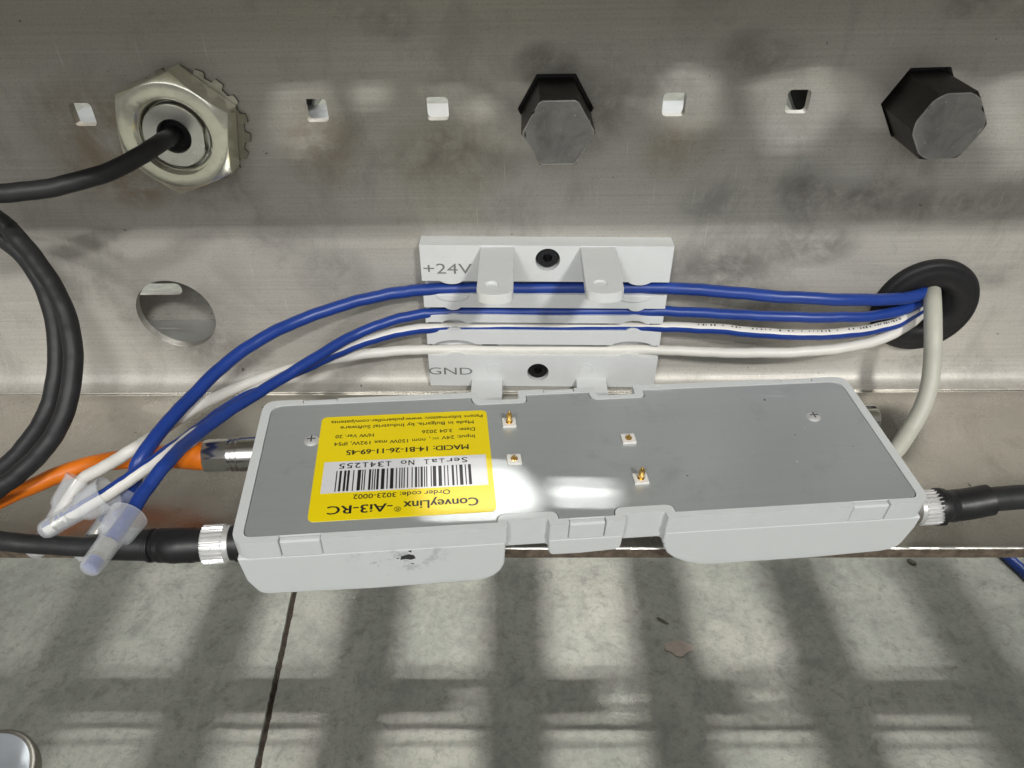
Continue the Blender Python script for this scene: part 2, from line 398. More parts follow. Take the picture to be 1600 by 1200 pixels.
def glyphs(s):
    """flat outlines of a piece of writing: (x, y, top or not) per vertex, faces."""
    cu = bpy.data.curves.new('lettering', 'FONT'); cu.body = s; cu.size = 1.0; cu.extrude = 0.01; cu.resolution_u = 3
    tmp = bpy.data.objects.new('lettering', cu); COL.objects.link(tmp)
    dg = bpy.context.evaluated_depsgraph_get(); dg.update()
    me = bpy.data.meshes.new_from_object(tmp.evaluated_get(dg))
    bpy.data.objects.remove(tmp); bpy.data.curves.remove(cu)
    vs = [(v.co.x, v.co.y, v.co.z > 0) for v in me.vertices]; fs = [tuple(p.vertices) for p in me.polygons]
    bpy.data.meshes.remove(me); return vs, fs
def text_mesh(s, height, mat, frame, width=None, bold=0.0, thick=0.06, mono=False):
    """writing with cap height in mm; start at (0,0); frame maps (u, v, depth); bold = stroke thickening in mm."""
    ky = height/0.70
    V = []; F = []
    def put(vs, fs, kx, x0, ox, lift):
        o = len(V)
        for x, y, top in vs: V.append(tuple(Vector(frame((x-x0)*kx+ox, y*ky, thick+lift if top else 0.0))*MM))
        F.extend(tuple(i+o for i in f) for f in fs)
    shifts = [(0, 0)] if not bold else [(-bold/2, 0), (0, 0.003), (bold/2, 0.006)]
    if mono:
        pitch = width/len(s)
        for i, ch in enumerate(s):
            if ch == ' ': continue
            vs, fs = glyphs(ch); x0 = min(v[0] for v in vs); w = max(v[0] for v in vs)-x0
            kx = pitch*(0.40 if ch in '1il' else 0.74)/w if ch not in '1il' else min(ky, pitch*0.3/w)
            if ch in '1il':                                   # slab feet as on a typewriter face
                hx = 0.36*pitch/kx
                o = len(vs); vs = vs+[(x0+w/2+a*hx, b, t) for t in (False, True) for a, b in ((-1, 0), (1, 0), (1, 0.085), (-1, 0.085))]
                fs = fs+[(o, o+1, o+2, o+3), (o+4, o+5, o+6, o+7)]
            for sh, lift in shifts: put(vs, fs, kx, x0+w/2, (i+0.5)*pitch+sh, lift)
    else:
        vs, fs = glyphs(s); x0 = min(v[0] for v in vs); x1 = max(v[0] for v in vs)
        kx = width/(x1-x0) if width else ky
        for sh, lift in shifts: put(vs, fs, kx, x0, sh, lift)
    me = bpy.data.meshes.new('lettering'); me.from_pydata(V, [], F)
    finish(me, mat, 0)
    return me
def thing(name, label, cat, loc=(0, 0, 0), group=None):
    o = bpy.data.objects.new(name, None); COL.objects.link(o)
    o.empty_display_size = 0.005
    o.location = Vector(loc)*MM
    tag(o, label, cat, group); return o
def tag(o, label, cat, group=None):
    o['label'] = label; o['category'] = cat
    if group: o['group'] = group
    return o
def structure(o): o['kind'] = 'structure'; return o
def circle(cx, cy, r, n=40): return [(cx+r*math.cos(2*math.pi*i/n), cy+r*math.sin(2*math.pi*i/n)) for i in range(n)]
def ngon(cx, cy, r, n, a0): return circle_rot(cx, cy, r, n, a0)
def circle_rot(cx, cy, r, n, a0): return [(cx+r*math.cos(a0+2*math.pi*i/n), cy+r*math.sin(a0+2*math.pi*i/n)) for i in range(n)]
def rrect(x0, x1, y0, y1, r, n=5):
    out = []
    for cx, cy, a in ((x1-r, y1-r, 0), (x0+r, y1-r, 90), (x0+r, y0+r, 180), (x1-r, y0+r, 270)):
        out += [(cx+r*math.cos(R_(a+90*k/n)), cy+r*math.sin(R_(a+90*k/n))) for k in range(n+1)]
    return out
def rounded(poly, radii, n=5, lim=0.49):
    """polygon with each corner rounded by its radius."""
    out = []; m = len(poly)
    for i, p in enumerate(poly):
        r = radii[i] if isinstance(radii, (list, tuple)) else radii
        p = Vector(p); a = Vector(poly[i-1])-p; b = Vector(poly[(i+1) % m])-p
        if r <= 0: out.append(tuple(p)); continue
        r = min(r, a.length*lim, b.length*lim)
        s, e = p+a.normalized()*r, p+b.normalized()*r
        for k in range(n+1):
            t = k/n; q = s*(1-t)**2+p*2*t*(1-t)+e*t*t; out.append(tuple(q))
    return out

# ================================================================== the floor
FLOOR = -330.0
ja, jb = on_level(460, 925, FLOOR), on_level(402, 1200, FLOOR)
jd = (ja-jb).normalized()
jd = Vector((jd.x, jd.y)); jc = Vector((jb.x, jb.y)); jn = Vector((jd.y, -jd.x))
floor = bpy.data.objects.new('concrete_floor', None); COL.objects.link(floor); floor.location = (0, 0, FLOOR*MM); structure(floor)
def slab(side):
    rnd = random.Random(3+side); L = 3200
    edge = []
    t = -L
    while t <= L:
        w = 2.2+rnd.uniform(-0.25, 0.35) if abs(t) < 500 else 2.2
        edge.append(jc+jd*t+jn*side*w); t += 3.5 if abs(t) < 420 else 120
    far = [jc+jd*L+jn*side*3000, jc-jd*L+jn*side*3000]
    poly = [tuple(p) for p in edge]+[tuple(p) for p in far]
    o = obj('concrete_slab', MB().prism(poly, FLOOR-60, FLOOR, 'z'), M['concrete'], None, 0, off=(0, 0, FLOOR))
    o.parent = floor; o.location = (0, 0, 0); return o
slab(1); slab(-1)
q = [jc+jd*s*3000+jn*w for s, w in ((-1, -4), (1, -4), (1, 4), (-1, 4))]
o = obj('joint_filler', MB().prism([tuple(p) for p in q], -62, -3.2, 'z'), M['joint'], floor, 0)

# ================================================================== the conveyor frame
frame = thing('conveyor_side_channel', 'smudged steel conveyor side channel with square holes, hex holes and bottom flange', 'conveyor frame', (0, 0, 0))
ZT, LT = 141.0, 90.0
SQX = [(-121.7, 92.8), (-56.9, 93.2), (-23.7, 93.3), (40.7, 93.7), (74.0, 94.1), (139.6, 94.5), (-155, 92.5)]
HEX = [(8.6, 93.0, 10.4, 0.0), (106.9, 93.4, 10.5, R_(1.0))]
NUT = (-93.9, 89.5)
HOLE = (-114.8, 27.9, 12.75); GROM = (128.0, 30.0)
loops = [[(-420, 11), (420, 11), (420, ZT-3), (-420, ZT-3)]]
for x, z in SQX: loops.append(rrect(x-3.1, x+3.1, z-3.1, z+3.1, 1.1, 3))
for x, z, r, a in HEX: loops.append(ngon(x, z, r, 6, a))
loops.append(circle(NUT[0], NUT[1], 10)); loops.append(circle(*HOLE, 56)); loops.append(circle(*GROM, 12.5))
link('web_panel', plate_mesh('web_panel', loops, 3.0, M['web'], lambda u, v, d: (u, d, v), 0.12), frame)
# lower bend with a bright sheet edge lying on the flange
prof = []
for k in range(13):
    a = math.pi/2*k/12
    prof.append((-6.2*(1-math.cos(a)), 11-10.1*math.sin(a)))
prof.append((-6.4, 0.88))
mb = MB(); back = [(3.0, 11.0), (3.0, 0.1), (-6.4, 0.1)]
mb.prism(prof[::-1]+back, -420, 420, 'x')
obj('lower_bend', mb, M['web'], frame, 40)
obj('sheet_edge', MB().prism([(-6.4, 0.15), (-6.4, 0.86), (-6.72, 0.62), (-6.72, 0.15)], -420, 420, 'x'), M['bright_edge'], frame, 0)
FY = -74.6
obj('bottom_flange', MB().prism([(3, 0), (FY+0.5, 0), (FY+0.5, -3.9), (3, -3.9)], -420, 420, 'x'), M['flange'], frame, 0)
# raw front edge, slightly wavy
mb = MB(); rings_ = []; x = -420.0; rnd = random.Random(5)
while x <= 420:
    w = rnd.uniform(-0.06, 0.06)
    rings_.append([Vector((x, FY+0.5, -0.25)), Vector((x, FY+w, -0.32)), Vector((x, FY+w, -3.9)), Vector((x, FY+0.5, -3.9))]); x += 3.0
mb.rings(rings_); obj('raw_edge', mb, M['rust_edge'], frame, 0)
mb = MB(); rings_ = []; x = -420.0
while x <= 420:
    w = rnd.uniform(0.0, 0.18)
    rings_.append([Vector((x, FY+0.5, 0.02)), Vector((x, FY+0.12, 0.02)), Vector((x, FY-0.14, -0.18-w)), Vector((x, FY+0.5, -0.24))]); x += 2.0
mb.rings(rings_); obj('edge_burr', mb, M['bright_edge'], frame, 0)
# top flange: slots added and shaped to throw light patches on web and module
def through(p, lamp):
    p = Vector(p); t = (ZT-p.z)/(lamp.z-p.z); q = p.lerp(lamp, t); return (q.x, q.y)
slots = []
def web_patch(pix): slots.append([through(on_wall(x, y, 0), KEY) for x, y in pix])
web_patch(rrect(546, 606, 112, 168, 9, 3))
web_patch(circle(752, 160, 27, 20))
web_patch([(425, 118), (505, 112), (522, 150), (520, 215), (490, 245), (440, 235), (420, 180)])
web_patch(rounded([(1035, 95), (1075, 80), (1128, 105), (1122, 195), (1065, 215), (1028, 190)], 14, 3))
web_patch(rounded([(1165, 108), (1290, 88), (1325, 150), (1270, 230), (1200, 235)], 20, 3))
web_patch(rounded([(1540, 110), (1640, 90), (1660, 260), (1560, 280)], 20, 3))
def plate_patch(pix): slots.append([through(on_level(x, y, 23.0), BACK) for x, y in pix])
plate_patch(rounded([(640, 737), (800, 735), (838, 772), (840, 806), (800, 815), (655, 826)], 22, 4))
plate_patch(rounded([(864, 757), (958, 755), (970, 775), (960, 792), (866, 795), (858, 776)], 10, 4))
plate_patch(rounded([(1056, 788), (1112, 785), (1112, 791), (1056, 794)], 2, 3))
plate_patch(rounded([(452, 792), (486, 790), (486, 796), (452, 798)], 2, 3))
link('top_flange', plate_mesh('top_flange', [[(-420, -LT), (420, -LT), (420, 3), (-420, 3)]]+slots, 3.0, M['flange'],
     lambda u, v, d: (u, v, ZT-3+d)), frame)
# inner box seen through the round hole and ledges added to catch light behind the square holes
BY = 27.0
s0, s1 = on_wall(208, 461, BY), on_wall(281, 443, BY)
fz = on_wall(265, 500, BY).z
link('inner_wall', plate_mesh('inner_wall', [[(-420, fz), (420, fz), (420, 62), (-420, 62)], rrect(s0.x, s1.x, s0.z, s1.z, 2.0, 3)], 2.0, M['web'],
     lambda u, v, d: (u, BY+d, v), 0.1), frame)
obj('inner_floor', MB().box(-420, 420, 3.2, BY+2, fz-2, fz-0.01), M['clean_steel'], frame, 0)
for xa, xb, mt in ((-73, -43, 'roller'), (-37, -14, 'white_guard'), (33, 60, 'roller'), (-146, -128, 'roller'), (66, 82, 'rust_edge')):
    obj('added_ledge', MB().box(xa, xb, 5, 43, 80, 82), M[mt], frame, 0)
# cross beam and tie rods under the roller bed, whose shadows lie on the floor
def over(y):                                              # where the back light passes at height 50 on its way to floor row y
    p = on_level(812, y, FLOOR); return p.lerp(BACK, (50-FLOOR)/(BACK.z-FLOOR)).y
b0, b1 = over(1124), over(1050)
def above(x, y): return on_level(x, y, FLOOR).lerp(BACK, (51-FLOOR)/(BACK.z-FLOOR))
h1, h2, h3 = above(975, 1092), above(1200, 1088), above(735, 1095)
link('cross_beam', plate_mesh('cross_beam', [[(-600, b0), (900, b0), (900, b1), (-600, b1)], rrect(h1.x-13, h1.x+13, h1.y-8, h1.y+8, 6), rrect(h2.x-15, h2.x+15, h2.y-8, h2.y+8, 6), rrect(h3.x-9, h3.x+9, h3.y-5, h3.y+5, 4)], 3, M['clean_steel'], lambda u, v, d: (u, v, 50+d)), frame)
obj('tie_rod', MB().lathe([(-600, 1.9), (900, 1.9)], (0, over(1150), 50), (1, 0, 0), 12), M['clean_steel'], frame)

# low blocking panel added in front, out of view, to keep front light off the floor
t = thing('blocking_panel', 'unseen added blocking panel standing on the concrete in front of the conveyor', 'blocking panel', (0, -150, FLOOR))
obj('blocker_sheet', MB().box(-900, 900, -2, 0, 0, 354), M['clean_steel'], t, 0)
obj('blocker_foot', MB().box(-900, 900, -60, -2.1, 0, 2), M['clean_steel'], t, 0)

# rollers of the bed behind the frame
def roller(x, z=90.0):
    t = thing('conveyor_roller', 'galvanised roller of the bed behind the side channel', 'roller', (x, 42, z), 'rollers of the conveyor bed')
    obj('roller_tube', MB().lathe([(3, 22), (660, 22)], (0, 0, 0), (0, 1, 0), 32), M['roller'], t)
    obj('bearing_cap', MB().lathe([(0, 17), (1, 19), (3.2, 21.4)], (0, 0, 0), (0, 1, 0), 32), M['black_plastic'], t)
    return t
for k in range(-3, 6): roller(8.7+98.2*k, 91)

# ------------------------------------------------------------------ hexagonal roller shafts
def hexr(theta, R, a0):
    t = (theta-a0) % (math.pi/3)-math.pi/6
    return R*math.cos(math.pi/6)/math.cos(t)
def hex_shaft(cx, cz, R, a0, yf, rc, label):
    t = thing('hex_shaft', label, 'hex shaft', (cx, 0, cz), 'hexagonal roller shafts through the web')
    n = 96; ring = lambda y, f: [Vector((f(i)*math.cos(a0+2*math.pi*i/n), y, f(i)*math.sin(a0+2*math.pi*i/n))) for i in range(n)]
    hr = lambda i: hexr(2*math.pi*i/n, R, 0)
    mb = MB()
    mb.rings([ring(40, hr), ring(yf+1.6, hr)]+[[Vector((p.x, yf+max(0.02, (math.hypot(p.x, p.z)-rc)*0.75), p.z)) for p in ring(0, hr)],
             ring(yf, lambda i: min(rc, hr(i)-0.02))], True, False)
    obj('shaft_body', mb, M['shaft_side'], t, 30)
    link('gap_blocker', plate_mesh('gap_blocker', [circle(0, 0, 15, 32), [(hexr(2*math.pi*i/48, R+0.03, 0)*math.cos(a0+2*math.pi*i/48), hexr(2*math.pi*i/48, R+0.03, 0)*math.sin(a0+2*math.pi*i/48)) for i in range(48)]], 4.0, M['black_plastic'], lambda u, v, d: (u, 3.1+d, v)), t)  # black ring added behind the hole to keep back light out of the gap
    rnd = random.Random(int(cx))
    mb = MB(); face = ring(yf, lambda i: min(rc, hr(i)-0.02)); face2 = [Vector((p.x*0.965, yf-0.1+rnd.uniform(-0.03, 0.05), p.z*0.965)) for p in face]
    face3 = [Vector((p.x*0.5, yf-0.04, p.z*0.5)) for p in face]
    mb.rings([face2, face3], False, True)
    wo = MB().rings([[Vector((p.x*1.004, yf+0.25, p.z*1.004)) for p in face], [Vector((p.x, yf-0.02, p.z)) for p in face], face2], False, False)
    obj('worn_edge', wo, M['shaft_rim'], t, 60)
    for k in range(4):                                    # small bruises on the rim
        a_ = rnd.uniform(0, 6.28); q = Vector((rc*0.93*math.cos(a_), yf-0.08, min(rc*0.93, 8.0)*math.sin(a_)))
        tg = Vector((-math.sin(a_), 0, math.cos(a_)))*rnd.uniform(0.5, 1.2); rd = Vector((math.cos(a_), 0, math.sin(a_)))*rnd.uniform(0.15, 0.35)
        obj('rim_bruise', MB().add([q-tg, q+rd*0.6, q+tg, q-rd, q+Vector((0, -0.12, 0))], [(0, 1, 4), (1, 2, 4), (2, 3, 4), (3, 0, 4), (0, 3, 2, 1)]), M['shaft_rim' if k % 2 else 'shaft_side'], t, 0)
    obj('shaft_end', mb, M['shaft_end'], t, 60)
    return t
hex_shaft(8.7, 92.1, 9.45, R_(0.5), -17.4, 9.15, 'dark hexagonal shaft end standing straight above the +24V wire block')
hex_shaft(107.2, 92.5, 9.6, R_(2.0), -16.8, 8.75, 'dark hexagonal shaft end with worn grey face above the rubber grommet')

# ------------------------------------------------------------------ big nut, toothed washer, hollow stud
a0 = R_(19.8)
t = thing('hex_nut', 'large yellowish zinc hex nut around the black cable', 'nut', (NUT[0], 0, NUT[1]))
n = 120
ring = lambda y, f: [Vector((f(i)*math.cos(a0+2*math.pi*i/n), y, f(i)*math.sin(a0+2*math.pi*i/n))) for i in range(n)]
hr = lambda i: hexr(2*math.pi*i/n, 16.65, 0)
F0, RC = -9.6, 14.25
mb = MB()
mb.rings([ring(-1.1, lambda i: 9.2), ring(-1.1, hr), [Vector((p.x, F0+max(0.05, (math.hypot(p.x, p.z)-RC)*0.62), p.z)) for p in ring(0, hr)],
          ring(F0, lambda i: min(RC, hr(i)-0.05)), ring(F0-0.10, lambda i: min(13.7, hr(i)-0.3)), ring(F0-0.13, lambda i: 12.6), ring(F0-0.12, lambda i: 11.2), ring(F0-0.05, lambda i: 10.4), ring(F0+0.5, lambda i: 9.8), ring(F0+1.2, lambda i: 9.3), ring(-1.1, lambda i: 9.2)], False, False)
obj('nut_body', mb, M['zinc'], t, 24)
t = thing('lock_washer', 'toothed steel washer behind the large hex nut', 'washer', (NUT[0]+2.0, 0, NUT[1]-0.1))
n = 180
def tooth(i): return 15.8 if 2 <= i % 10 <= 6 else 14.4
mb = MB(); rr = []
for y, sg in ((-0.1, 1), (-0.95, -1)):
    rr.append([Vector((tooth(i)*math.cos(2*math.pi*i/n), y-(0.0 if tooth(i) < 16 else (0.55 if i % 10 < 4 else 0.05)), tooth(i)*math.sin(2*math.pi*i/n))) for i in range(n)])
inner = [[Vector((9.3*math.cos(2*math.pi*i/n), y, 9.3*math.sin(2*math.pi*i/n))) for i in range(n)] for y in (-0.95, -0.1)]
mb.rings([inner[1], rr[0], rr[1], inner[0]], False, False)
obj('toothed_ring', mb, M['washer'], t, 20)
t = thing('cable_stud', 'hollow steel stud inside the large nut with cable coming out', 'stud', (NUT[0], 0, NUT[1]))
n = 72
def flat(i, r): a = 2*math.pi*i/n; c = math.cos(a-R_(-8)); return r if c*r < 7.9 else 7.9/c
ring = lambda y, r, fl=False: [Vector(((flat(i, r) if fl else r)*math.cos(2*math.pi*i/n), y, (flat(i, r) if fl else r)*math.sin(2*math.pi*i/n))) for i in range(n)]
mb = MB().rings([ring(6, 8.7), ring(-6.0, 8.7), ring(-6.05, 8.5, True), ring(-8.6, 8.4, True), ring(-8.9, 8.1, True), ring(-8.9, 4.6), ring(-8.5, 4.25), ring(4, 4.2)], True, False)
obj('stud_body', mb, M['zinc_bright'], t, 30)
obj('cable_seal', MB().lathe([(0, 4.19), (6, 4.19)], (0, 0, 0), (0, -1, 0), 32), M['black_rubber'], t)

# ------------------------------------------------------------------ rubber grommet
t = thing('rubber_grommet', 'round black rubber grommet in the web with wires through it', 'grommet', (GROM[0], 0, GROM[1]))
prof = [(4.0, 12.3), (-0.02, 12.3), (-0.02, 16.4), (-1.1, 16.5), (-2.3, 15.9), (-2.9, 15.0), (-2.75, 14.4), (-3.3, 13.4), (-3.6, 11.6), (-3.3, 9.6), (-2.6, 8.0), (-1.2, 7.3), (4.0, 7.1)]
mb = MB(); n = 64
mb.rings([[Vector((r*math.cos(2*math.pi*i/n), y, r*math.sin(2*math.pi*i/n))) for i in range(n)] for y, r in prof], False, False)
obj('rubber_ring', mb, M['black_rubber'], t, 60)
obj('dark_sleeve', MB().lathe([(-30, 7.6), (-4, 7.3)], (0, 0, 0), (0, -1, 0), 32, True, False), M['black_rubber'], t)

# ================================================================== terminal block
blk = thing('wire_terminal_block', 'pale grey plastic wire block marked +24V and GND screwed to the web', 'terminal block', (0, 0, 0))
BA = R_(-0.9)
BC = Vector((6.0, 0, 28.0))
def bz(y):                                                # height on the front face of the block
    return on_wall(850, y, -6.0).z
def bl(u, v, d, y0):                                      # block plane, turned a touch clockwise
    du, dv = u-BC.x, v-BC.z
    return (BC.x+du*math.cos(BA)-dv*math.sin(BA), y0-d, BC.z+du*math.sin(BA)+dv*math.cos(BA))
XL, XR = -31.9, 44.1
def edge_line(z, feats, x0=XL, x1=XR, step=0.5):
    """x from x0 to x1 with bumps (centre, half width, height)."""
    out = []; k = int(abs(x1-x0)/step)
    for i in range(k+1):
        x = x0+(x1-x0)*i/k; dz = 0
        for c, w, h in feats:
            u = abs(x-c)/w
            if u < 1: dz += h*(1-u*u)**0.75
        out.append((x, z+dz))
    return out
BX1, BX2 = -22.8, 35.0
def bar(name, ztop, zbot, topf, botf, holes, y0, depth, parent=blk):
    lp = edge_line(ztop, topf)+edge_line(zbot, botf, XR, XL)
    return link(name, plate_mesh(name, [lp]+holes, depth, M['block_plastic'], lambda u, v, d: bl(u, v, d, y0), 0.15), parent)
z0, z1 = 54.9, bz(440)
SC1 = on_wall(854, 406, -6); SC2 = on_wall(842, 582, -6)
up = bar('upper_bar', z0, z1, [], [(BX1, 3.4, -1.1), (BX2, 3.4, -1.1)], [circle(SC1.x, SC1.z, 3.75, 32)], 0.0, 6.0)
r1 = bar('clamp_rib', bz(461), bz(482), [], [(BX1, 2.4, -1.0), (BX2, 2.4, -1.0)], [], -0.1, 5.6)
r2 = bar('clamp_rib', bz(494.5), bz(506), [(BX1, 2.0, 0.3), (BX2, 2.0, 0.3)], [(BX1, 3.6, 1.1), (BX2, 3.6, 1.1)], [], -0.1, 5.6)
r3 = bar('clamp_rib', bz(518), bz(540), [(BX1, 2.4, 0.9), (BX2, 2.4, 0.9)], [(BX1, 6.6, 1.6), (BX2, 6.6, 1.6)], [], -0.1, 5.6)
low = bar('lower_bar', bz(557), 2.1, [(BX1, 3.2, 0.8), (BX2, 3.2, 0.8)], [], [circle(SC2.x, SC2.z, 3.6, 32)], 0.0, 6.0)
obj('base_plate', MB().prism([(p[0], p[2]) for p in (bl(XL+0.4, 3, 0, 0), bl(XR-0.4, 3, 0, 0), bl(XR-0.4, 54, 0, 0), bl(XL+0.4, 54, 0, 0))], -1.9, -0.02, 'y'), M['block_plastic'], blk, 0)
# shallow lens pads on the first rib
def lens(cx, cz, w, h): return [(cx+w*math.cos(a), cz+(h*math.sin(a) if math.sin(a) < 0 else 0.15*h*math.sin(a))) for a in [2*math.pi*i/24 for i in range(24)]]
for cx in (-22.8, 34.0):
    link('lens_pad', plate_mesh('lens_pad', [lens(cx, bz(463), 5.0, 2.0)], 0.9, M['block_plastic'], lambda u, v, d: bl(u, v, d, -5.3), 0.2), blk)
# arms that reach out level from the bars
def arm(x0, x1, z, y_end, th, hole):
    w = x1-x0; r = w/2
    out = [(x0, -5.9), (x1, -5.9)]+[(x0+r+r*math.cos(a), y_end+r*0.55-r*0.55*math.sin(a)) for a in [math.pi*k/12 for k in range(13)]]
    lps = [out]
    if hole: lps.append(circle(x0+w*0.40, y_end+5.6, 2.0, 20))
    return link('clip_arm', plate_mesh('clip_arm', lps, th, M['block_plastic'], lambda u, v, d: (u, v, z-th+d), 0.2), blk)
A1 = [on_level(*p, 54.7) for p in ((750, 386), (803, 386), (780, 461))]
A2 = [on_level(*p, 54.4) for p in ((906, 386), (961, 385), (947, 459))]
arm(A1[0].x+0.2, A1[1].x, 54.7, A1[2].y, 3.0, True)
arm(A2[0].x+0.2, A2[1].x, 54.4, A2[2].y, 3.0, True)
for a in (A1, A2):                                        # thin floor of the arm hole
    w = a[1].x-a[0].x
    obj('arm_web', MB().lathe([(0, 2.05), (0.6, 2.05)], (a[0].x+0.2+w*0.40, a[2].y+5.6, 53.9), (0, 0, -1), 20), M['block_plastic'], blk)
for xa, xb in ((-18.1, -7.7), (17.2, 27.3)): arm(xa, xb, 5.2, -34.0, 2.6, False)
for px, py in ((772, 577), (916, 577)):                   # faint round moulding marks
    c = on_wall(px, py, -6)
    link('moulding_mark', plate_mesh('moulding_mark', [circle(c.x, c.z, 2.35, 28), circle(c.x, c.z, 2.05, 28)], 0.16, M['block_plastic'], lambda u, v, d: (u, -5.98-d, v), 0.05), blk)
# raised writing; its dark grey puts in the shade of cut letters
pw = on_wall(659, 430, -6.0); p2 = on_wall(736, 430, -6)
link('lettering', text_mesh('+24V', 3.5, M['groove_shade'], lambda u, v, d: bl(pw.x+0.4+u, pw.z+v, d, -5.97), p2.x-pw.x-0.3), blk)
pw2 = on_wall(672, 587, -6.0); p3 = on_wall(740, 587, -6)
link('lettering', text_mesh('GND', 2.9, M['groove_shade'], lambda u, v, d: bl(pw2.x+u, pw2.z+v, d, -5.97), p3.x-pw2.x), blk)
for c, zz in ((SC1, 0), (SC2, 0)):
    cz = bl(c.x, c.z, 0, 0)
    s = thing('socket_screw', 'black socket head screw beside the +24V lettering' if c is SC1 else 'black socket head screw beside the GND lettering', 'screw', (cz[0], -5.4, cz[2]), 'black screws in the wire block')
    me = plate_mesh('screw_head', [circle(0, 0, 3.1, 32), ngon(0, 0, 1.5, 6, R_(12))], 2.2, M['black_screw'], lambda u, v, d: (u, 0.6+2.2-d, v), 0.2)
    link('screw_head', me, s)
    obj('socket_floor', MB().lathe([(0, 3.55), (0.5, 3.55)], (0, 2.9, 0), (0, 1, 0), 24), M['black_screw'], s)

# ================================================================== control module (lies face down, its metal back up)
ez, ey, ex = R_(6.32), R_(2.11), R_(2.81)
DEV = Matrix.Rotation(ez, 4, 'Z') @ Matrix.Rotation(ey, 4, 'Y') @ Matrix.Rotation(ex, 4, 'X')
DO = Vector((14.12, -61.41, 24.0))
dev = thing('control_module', 'light grey plastic control module lying on the flange, metal back with yellow label up', 'control module', DO)
dev.rotation_euler = DEV.to_euler()
def W(p): return DO+(DEV @ Vector(p))
HX, HY, CH = 84.6, 24.6, 5.8                              # half length, half depth, cover height
NB = [(-25.2, -13.8), (8.6, 19.8)]                        # back notches
NF = [(-21.3, -11.2), (7.3, 17.5)]                        # front pockets
TABS = [(-74.0, -64.4), (-6.5, 2.5), (64.4, 74.0)]
def outline(inset=0.0, tabs=True):
    hx, hy = HX-inset, HY-inset
    p = [(-hx, -hy)]; r = [4.0]
    fr = [('t', *TABS[0]), ('n', *NF[0]), ('t', *TABS[1]), ('n', *NF[1]), ('t', *TABS[2])]
    for k, a, b in fr:
        d = 1.75 if k == 't' else 2.3
        if k == 't' and not tabs: continue
        if k == 't': p += [(a, -hy), (a, -HY+d), (b, -HY+d), (b, -hy)]; r += [0.3, 0.1, 0.1, 0.3]
        else: p += [(a-inset, -hy), (a-inset, -HY+d-0.2+inset), (b+inset, -HY+d-0.2+inset), (b+inset, -hy)]; r += [0.4, 0.6, 1.0, 0.6]
    p += [(hx, -hy), (hx, hy)]; r += [4.0, 4.0]
    bk = [('t', *TABS[2]), ('n', *NB[1]), ('t', *TABS[1]), ('n', *NB[0]), ('t', *TABS[0])]
    for k, a, b in bk:
        if k == 't' and not tabs: continue
        d = 1.5 if k == 't' else 3.7
        p += [(b, hy), (b, HY-d), (a, HY-d), (a, hy)]; r += [0.3, 0.2, 0.2, 0.3] if k == 't' else [0.5, 0.6, 0.8, 0.5]
    p += [(-hx, hy)]; r += [4.0]
    return rounded(p, r, 6)
def plate_outline(g=0.0):
    p = [(-82.2+g, -22.9+g)]; r = [2.2]
    for a, b in ((-23.4, -8.9), (5.0, 19.7)):
        p += [(a-g, -22.9+g), (a-g, -20.5+g), (b+g, -20.5+g), (b+g, -22.9+g)]; r += [0.25, 3.0, 3.0, 0.25]
    p += [(82.2-g, -22.9+g), (82.2-g, 22.6-g)]; r += [2.2, 3.6]
    for b, a in ((22.3, 6.6), (-11.7, -27.0)):
        p += [(b+g, 22.6-g), (b+g, 19.4-g), (a-g, 19.4-g), (a-g, 22.6-g)]; r += [0.4, 1.6, 2.6, 0.4]
    p += [(-82.2+g, 22.6-g)]; r += [3.6]
    return rounded(p, r, 6, 0.86)
lo = lambda u, v, d: (u, v, d-CH)
link('cover_frame', plate_mesh('cover_frame', [outline(), plate_outline()], CH, M['plastic'], lo, 0.35), dev)
link('back_plate', plate_mesh('back_plate', [plate_outline(0.2)], 0.8, M['plate'], lambda u, v, d: (u, v, -1.0+d), 0.05), dev)
# shell below the parting line: middle tray and two deep lobes
shell = MB()
body = outline(0.25, False)
me = plate_mesh('tray', [body], 4.0, M['shell'], lambda u, v, d: (u, v, -CH-0.12-4.0+d), 0.1)
tray = link('shell_tray', me, dev)
def lobe(poly, y0, y1): return obj('shell_lobe', MB().prism(poly, y0, y1, 'y'), M['shell'], dev, 40, 0.45, 3)
ys = -HY+0.15
left = [(-HX+0.3, -CH-0.14), (-HX+0.9, -14.5)]+[(-82.2+2.6*(1-math.cos(a)), -17.6-2.6*math.sin(a)) for a in [R_(20), R_(45), R_(70), R_(90)]]+[(-55, -20.9), (-32, -20.6)]
left += [(-29+7.4*math.sin(a), -13.2-7.4*math.cos(a)) for a in [R_(k) for k in (0, 20, 40, 60, 80, 90)]]+[(-21.6, -9.4), (-21.6, -CH-0.14)]
lobe(left, ys, 21.5)
right = [(17.8, -CH-0.14)]+[(18.0+16*(1-math.cos(a)), -9.6-10.6*math.sin(a)) for a in [R_(k) for k in (10, 25, 40, 55, 70, 82, 90)]]
right += [(60, -20.2), (78, -19.4)]+[(79.5+3.6*math.sin(a), -15.6-3.4*math.cos(a)) for a in [R_(k) for k in (10, 35, 60, 85)]]+[(HX-0.4, -10.0), (HX-0.3, -CH-0.14)]
lobe(right, ys, 21.5)
lobe([(-11.0, -CH-0.14), (-11.0, -9.5), (-10.7, -11.0), (-10.0, -11.9), (-3, -12.0), (6.0, -11.4), (7.0, -10.8), (7.2, -9.5), (7.2, -CH-0.14)], ys, 14)
for a, b in NF:                                           # pocket back walls
    obj('pocket_wall', MB().box(a-0.2, b+0.2, -HY+2.2, -HY+4.0, -9.8, -5.6), M['shell'], dev, 0, 0.3)
